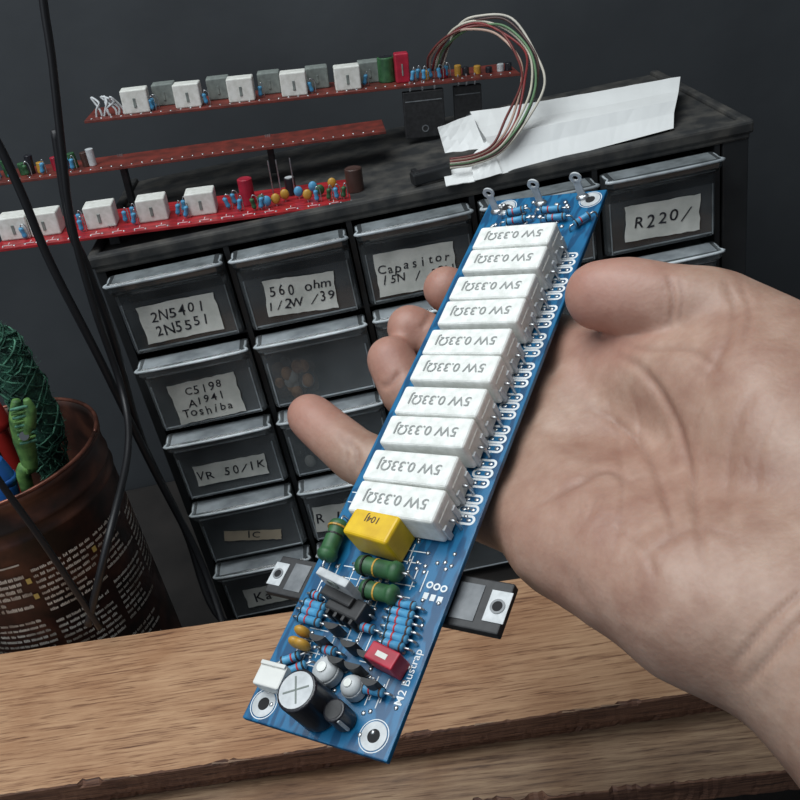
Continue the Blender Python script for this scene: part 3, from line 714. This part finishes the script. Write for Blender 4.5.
b.tube([Vector((-.20,.392,.03)), onY(32,500,Yl), onY(30,465,Yl), onY(24,440,Yl), onY(18,418,Yl), onY(16,400,Yl)], .004, lime, seg=12, sub=8, rad=[.003,.0032,.0038,.0050,.0042,.0018])
b.tube([onY(25,438,Yl-.003), onY(29,424,Yl-.003), onY(30,410,Yl-.003), onY(26,399,Yl-.003)], .002, lime, seg=8, rad=[.003,.0034,.0030,.0014])
for k in range(9): b.box(onY(19+k*1.2,408+k*4.2,Yl-.0050), (.0082,.0016,.0011), lime if k % 2 else grn2, .0003, rz=.1)
b.cyl(onY(24,436,Yl-.0065), onY(24,436,Yl-.004), .0022, steel, seg=14)
b.obj("pliers", label="lime green ridged hand tool standing in the metal can", category="hand tool")
b = MB(); b.tube([Vector((-.228,.378,.03)), onY(12,505,.377), onY(5,480,.377), onY(-8,462,.377)], .004, bluep, seg=12, rad=[.003,.005,.0055,.005])
b.obj("screwdriver", label="blue plastic tool handle in the metal can", category="screwdriver")
b = MB(); b.tube([Vector((-.215,.43,.03)), onY(8,450,.43), onY(2,425,.43), onY(-8,405,.43)], .005, redp, seg=12, rad=[.003,.004,.005,.004])
b.obj("screwdriver", label="red plastic tool handle in the metal can", category="screwdriver")
# ------------------------------------------------------------ cables
def cable(pts, r, lab, end=None):
    P = [onY(*q) for q in pts]
    if end is not None: P += [Vector(e) for e in end]
    b = MB(); b.tube(P, r, cablem, seg=10, sub=8); b.obj("power_cable", label=lab, category="cable", group="black hanging cables")
cable([(34,-120,.44),(42,-10,.44),(52,60,.44),(62,150,.44),(72,225,.44),(95,310,.44),(122,390,.435),(128,450,.40),(108,540,.345),(88,625,.335)], .0019, "thick black cable hanging down past the cabinet and can")
cable([(-60,60,.44),(-10,130,.44),(20,190,.44),(50,262,.44),(100,360,.44),(150,462,.44),(200,560,.43),(228,640,.40)], .0022, "black cable hanging diagonally past the drawers")
cable([(55,130,.447),(70,225,.447),(86,265,.447),(112,335,.447),(142,440,.447),(185,530,.447),(222,620,.42)], .0022, "black cable drooping in front of the cabinet", [(-.09,.41,.03),(-.07,.405,.0024),(-.03,.40,.0024)])
cable([(-40,420,.335),(-5,475,.335),(45,545,.335),(100,628,.335)], .0016, "thin black cable across the metal can")
# ------------------------------------------------------------ red boards on the cabinet top
def red_board(pl, pr, depth, m, lab, group="red amplifier circuit boards"):
    a = pl; c = pr; L = (c-a).length; d = (c-a).normalized(); yy = Vector((0,1,0)); yy = (yy-d*yy.dot(d)).normalized(); zz = d.cross(yy)
    Mx = Matrix.Identity(4)
    for i in range(3): Mx[i][0] = d[i]; Mx[i][1] = yy[i]; Mx[i][2] = zz[i]; Mx[i][3] = a[i]
    e_ = empty("red_circuit_board", M=Mx, label=lab, category="circuit board", group=group)
    b = MB(); b.box((L/2, depth/2, -.0008), (L, depth, .0016), m, .0002)
    for k in range(int(L/.006)):
        b.sph((.004+k*.006, .002+random.random()*.002, 0), (.0008,.0008,.0005), solder, seg=8)
    if m is pcbred:
        for k in range(int(L/.012)):
            b.box((.006+k*.012, .0045, .00005), (.0055,.0004,.0001), silk); b.box((.006+k*.012, .0075, .00005), (.0003,.003,.0001), silk)
    b.obj("board", e_); return e_, L
def blk(par, x, y, s, m, name="cement_resistor"):
    b = MB(); b.box((0,0,s[2]/2), s, m, .0009, rz=random.uniform(-.05,.05), seg=3); b.box((0,-s[1]/2,s[2]*.45), (s[0]*.1,.0008,s[2]*.4), ceram_g, .0002); b.obj(name, par, loc=(x,y,0))
def ecap(par, x, y, r, h, m, top=silver, name="electrolytic_capacitor"):
    b = MB(); b.cyl((0,0,0),(0,0,h), r, m, seg=20, bev=r*.15); b.cyl((0,0,h-.0001),(0,0,h+.0002), r*.8, top, seg=20); b.obj(name, par, loc=(x,y,0))
def axl(par, x, y, m, r=.0013):
    b = MB(); t_ = random.uniform(-.0012,.0012)
    b.tube([(0,0,.001),(0,0,.002),(t_*.5,0,.0040),(t_,0,.0062),(t_,0,.0070)], r, m, seg=10, sub=3, rad=[r*.6,r*1.1,r*.85,r*1.1,r*.6]); b.tube([(t_,0,.0070),(.0008+t_,0,.0088),(.0022,0,.0070),(.0024,0,0)], .0003, solder, seg=6, sub=4); b.cyl((0,0,-.0003),(0,0,.0012), .0003, solder, seg=6)
    b.obj("metal_film_resistor", par, loc=(x,y,0))
def under_tr(par, x, y, ztop, wx=.0156, leg=0):
    b = MB(); top = -.0016-leg; hgt = ztop-leg
    b.box((0,0,top-hgt/2), (wx,.005,hgt), epoxy, .0005)
    if wx > .01:
        b.ring((0,0,0), .0022,.0016, greypl, .0003, M=Matrix.Translation((0,-.0026,top-hgt*.80)) @ Matrix.Rotation(math.pi/2,4,'X'))
        b.box((0,-.0026,top-hgt*.2), (wx*.9,.0003,.0006), greypl)
    for k in (-wx*.3,0,wx*.3): b.cyl((k,0,top-.001),(k,0,.0012), .0006, solder, seg=6)
    b.obj("power_transistor", par, loc=(x,y,0))
YA = .484
eA, LA = red_board(onY(-6,250,YA), onY(373,200,YA), .046, pcbred, "bright red circuit board with white resistors resting on cabinet top")
sA = LA/373.0
for px_ in (-2,42,97,149,198): blk(eA, max(.009,(px_+4)*sA), .019, (.0162,.013,.0128), ceram_b)
for k, px_ in enumerate((20,26,70,76,118,124,128,171,176,180,222,228,234)): axl(eA, (px_+6)*sA, .011+.006*(k%3), bluer)
ecap(eA, 248*sA, .022, .0042, .0150, redfilm, redfilm, "film_capacitor"); 
for px_, m_, yy_ in ((277,ochre,.012),(286,ochre,.018),(309,ochre,.012),(300,bluer,.02),(263,greenr,.014),(268,bluer,.010),(322,greenr,.018),(315,bluer,.026),(335,ochre,.028)):
    b = MB(); b.sph((0,0,.0042), (.0026,.0015,.0030), m_); b.cyl((0,0,0),(0,0,.002), .0004, solder, seg=6); b.obj("ceramic_capacitor", eA, loc=(px_*sA,yy_,0))
ecap(eA, 358*sA, .020, .0050, .0135, brownc, brownc)
ecap(eA, 292*sA, .030, .0032, .0100, navy)
for px_ in (274,282,296): 
    b = MB(); b.cyl((0,0,0),(0,0,.022), .0004, solder, seg=6); b.obj("wire_lead", eA, loc=(px_*sA,.026,0))
for k, px_ in enumerate((255,262,330,338,345,318)): axl(eA, px_*sA, .009, bluer if k%2 else greenr)
under_tr(eA, .062, .012, .0075, .006); under_tr(eA, .075, .026, .0070, .006); under_tr(eA, LA-.02, .015, .0012, .006)
YB = .540
eB, LB = red_board(onY(-30,187,YB), onY(386,131,YB), .030, pcbredB, "older dull red circuit board seen edge-on behind another board")
sB = LB/416.0
for px_, m_, h_ in ((10,navy,.010),(18,bluer,.008),(30,greenr,.010),(45,greenr,.007),(52,navy,.011),(62,ochre,.006),(78,redfilm,.008),(86,bluer,.006),(96,greenr,.009),(108,brownc,.0085),(114,silver,.010)): 
    b = MB(); b.cyl((0,0,0),(random.uniform(-.001,.001),0,h_), .0024, m_, seg=14, bev=.0004); b.obj("electrolytic_capacitor", eB, loc=((px_+4)*sB,.012,0))
for k, px_ in enumerate((14,24,38,55,70,90,100)): axl(eB, px_*sB, .006, greenr if k%2 else bluer)
for fr, w_ in ((.34,.004),(.71,.004)):
    z_ = (eB.matrix_world @ Vector((LB*fr,.026,0))).z-CZ-.0016-.0030; under_tr(eB, LB*fr, .026, z_, w_)
YC = .572
eC, LC = red_board(onY(84,121,YC), onY(520,73,YC), .036, pcbredB, "long dark red circuit board with white resistors propped on transistors")
sC = LC/436.0
for px_ in (135,187,240,293,347): blk(eC, (px_-84)*sC, .010, (.0160,.011,.0140), ceram_b)
for px_ in (161,216,268,317,371): blk(eC, (px_-84)*sC, .024, (.0140,.011,.0130), ceram_g)
for k, px_ in enumerate((150,152,204,258,310,364,412,418,424,432,440,448)): axl(eC, (px_-84)*sC, .007+.004*(k%2), bluer)
for k in range(4):
    b = MB(); r_ = random.uniform
    b.tube([(0,0,-.001),(r_(-.002,.002),0,.004),(r_(-.004,.004),0,.008),(r_(-.005,.005),r_(-.004,.004),.011),(.003,0,.004),(.0035,0,0)], .0007, silver, seg=6, sub=6); b.obj("wire_lead", eC, loc=(.006+k*.0045,.008,0))
ecap(eC, (388-84)*sC, .018, .0055, .0150, greenr, navy); 
blk(eC, (403-84)*sC, .012, (.0088,.008,.0175), redfilm, "film_capacitor"); ecap(eC, (372-84)*sC, .026, .004, .012, greenr)
for px_, m_ in ((428,ochre),(446,redfilm),(460,ochre),(468,navy),(480,ochre),(492,navy),(504,silver),(512,navy)): ecap(eC, (px_-84)*sC, .012, .0022, .003+random.random()*.0035, m_, m_)
for px_, w_, y_, lg in ((421,.0255,.004,.003),(468,.0175,.010,.004)):
    z_ = (eC.matrix_world @ Vector(((px_-84)*sC,y_,0))).z-CZ-.0016-.0030; under_tr(eC, (px_-84)*sC, y_, z_, w_, lg)
# wire harness
hq = onY(430,167,.482); har = empty("wire_harness", loc=(0,0,0), label="coloured wires looping over a red board to a black plug", category="wires")
wcol = [(.16,.035,.03),(.50,.34,.27),(.22,.03,.03),(.60,.56,.46),(.13,.24,.12),(.08,.04,.035),(.62,.58,.50)]
for i, c in enumerate(wcol):
    m = mat("wire_insulation_%s" % ("abcdefgh"[i]), c, .45); o = i*2.5; J = lambda s=4.5: random.uniform(-s,s)
    b = MB(); q = i*1.0
    b.tube([onY(428+o*.9,70,.584), onY(431+o*1.2+J(2),54-q+J(2),.575), onY(447+o*1.0+J(),38-q*1.5+J(),.566), onY(472+o*.5+J(),28-q*1.6+J(),.560), onY(498+o*1.0+J(),31-q*1.4+J(),.548), onY(515+o*1.5+J(3),54+J(),.530),
            onY(520+o*1.5+J(3),86+J(),.508), onY(508+o*1.4+J(3),120+J(2),.490), onY(492+o*.8+J(2),144+q*1.2,.480), onY(474,155+q*1.5,.478), onY(450,159+q*1.4,.480)], .00072, m, seg=8, sub=8)
    b.obj("wire", har)
b = MB(); b.box((0,0,.0038), (.022,.008,.0065), blackpl, .001, rz=.15); b.box((-.008,.001,.0038), (.003,.010,.0075), blackpl, .0006, rz=.15); b.obj("plug", har, loc=(hq.x,.4855,CZ+.0022))
# white folded paper box
b = MB()
bf0 = onZ(500,174,CZ+.0015); bf1 = onZ(673,128,CZ+.0015)
t = bmesh.new(); n = 22; rows = []
e0 = onY(486,138,.489); e1_ = onY(676,101,.509); g0 = onY(470,113,.536); g1 = onY(680,77,.552)
bb0 = Vector((g0.x, .545, CZ+.0015)); bb1 = Vector((g1.x, .560, CZ+.0015))
for i in range(n+1):
    u = i/n; ring_ = []
    A1, E1, G1, A3 = bf0.lerp(bf1,u), e0.lerp(e1_,u), g0.lerp(g1,u), bb0.lerp(bb1,u)
    sag = Vector((0,0,-.0006))*math.sin(u*math.pi); cr = max(0, 1-u*4)
    seq = [A1, A1.lerp(E1,.5)+Vector((0,.0020,.0002)), E1, E1.lerp(G1,.5)+sag-Vector((0,0,.0018)), G1+sag, A3.lerp(G1,.5)+Vector((0,.003,0)), A3]
    for s_i, v in enumerate(seq):
        jn = Vector((random.uniform(-1,1),random.uniform(-1,1),random.uniform(-1,1)))*((.00012+.0004*cr) if s_i not in (0,6) else 0)
        ring_.append(t.verts.new(v+jn))
    rows.append(ring_)
for a, c in zip(rows, rows[1:]):
    for j in range(7): t.faces.new((a[j], a[(j+1)%7], c[(j+1)%7], c[j]))
t.faces.new(rows[-1])
b.add(t, paper)
def flap(A_, B_, C_, D_, amp_=.0003, n=5):
    vs = []; fs = []
    for i in range(n+1):
        for j in range(n+1):
            v = A_.lerp(B_,i/n).lerp(D_.lerp(C_,i/n), j/n); vs.append(v+Vector((0,random.uniform(-1,1),random.uniform(-1,1)))*amp_)
    for i in range(n):
        for j in range(n): k = i*(n+1)+j; fs.append((k,k+1,k+n+2,k+n+1))
    b.poly(vs, fs, paper)
flap(onY(472,114,.520), onY(438,127,.503), onY(445,153,.494), onY(486,148,.4925))
flap(onY(488,140,.489), onY(470,158,.486), onZ(474,181,CZ+.002), onZ(502,173,CZ+.002))
flap(onY(474,166,.489), onY(443,171,.489), onZ(446,186,CZ+.002), onZ(475,181,CZ+.002), .0002)
o = b.obj("folded_paper_box", label="long white folded paper packet with loose flaps at open end", category="paper package")
sm = o.modifiers.new("s", 'SOLIDIFY'); sm.thickness = .0004
# ------------------------------------------------------------ lights
def area(name, loc, tgt, size, en, c):
    L = bpy.data.lights.new(name, 'AREA'); L.size = size; L.energy = en; L.color = c
    o = bpy.data.objects.new(name, L); col.objects.link(o); o.location = loc
    o.rotation_euler = (Vector(tgt)-Vector(loc)).to_track_quat('-Z','Y').to_euler(); return o
area("ceiling_lamp", (-.22,.22,1.15), (.05,.33,.2), .75, 10.0, (.93,.98,1.0))
area("fill_light", (-.8,-.40,.75), (.0,.35,.2), .8, 3.0, (.85,.93,1.0))  # added soft fill from the camera's left, stands for no known window
wd = bpy.data.worlds.new("world"); sc.world = wd; wd.use_nodes = True
wd.node_tree.nodes["Background"].inputs[0].default_value = (.54,.63,.73,1); wd.node_tree.nodes["Background"].inputs[1].default_value = .15
sc.view_settings.view_transform = 'Standard'
bpy.data.meshes.remove(_tm)
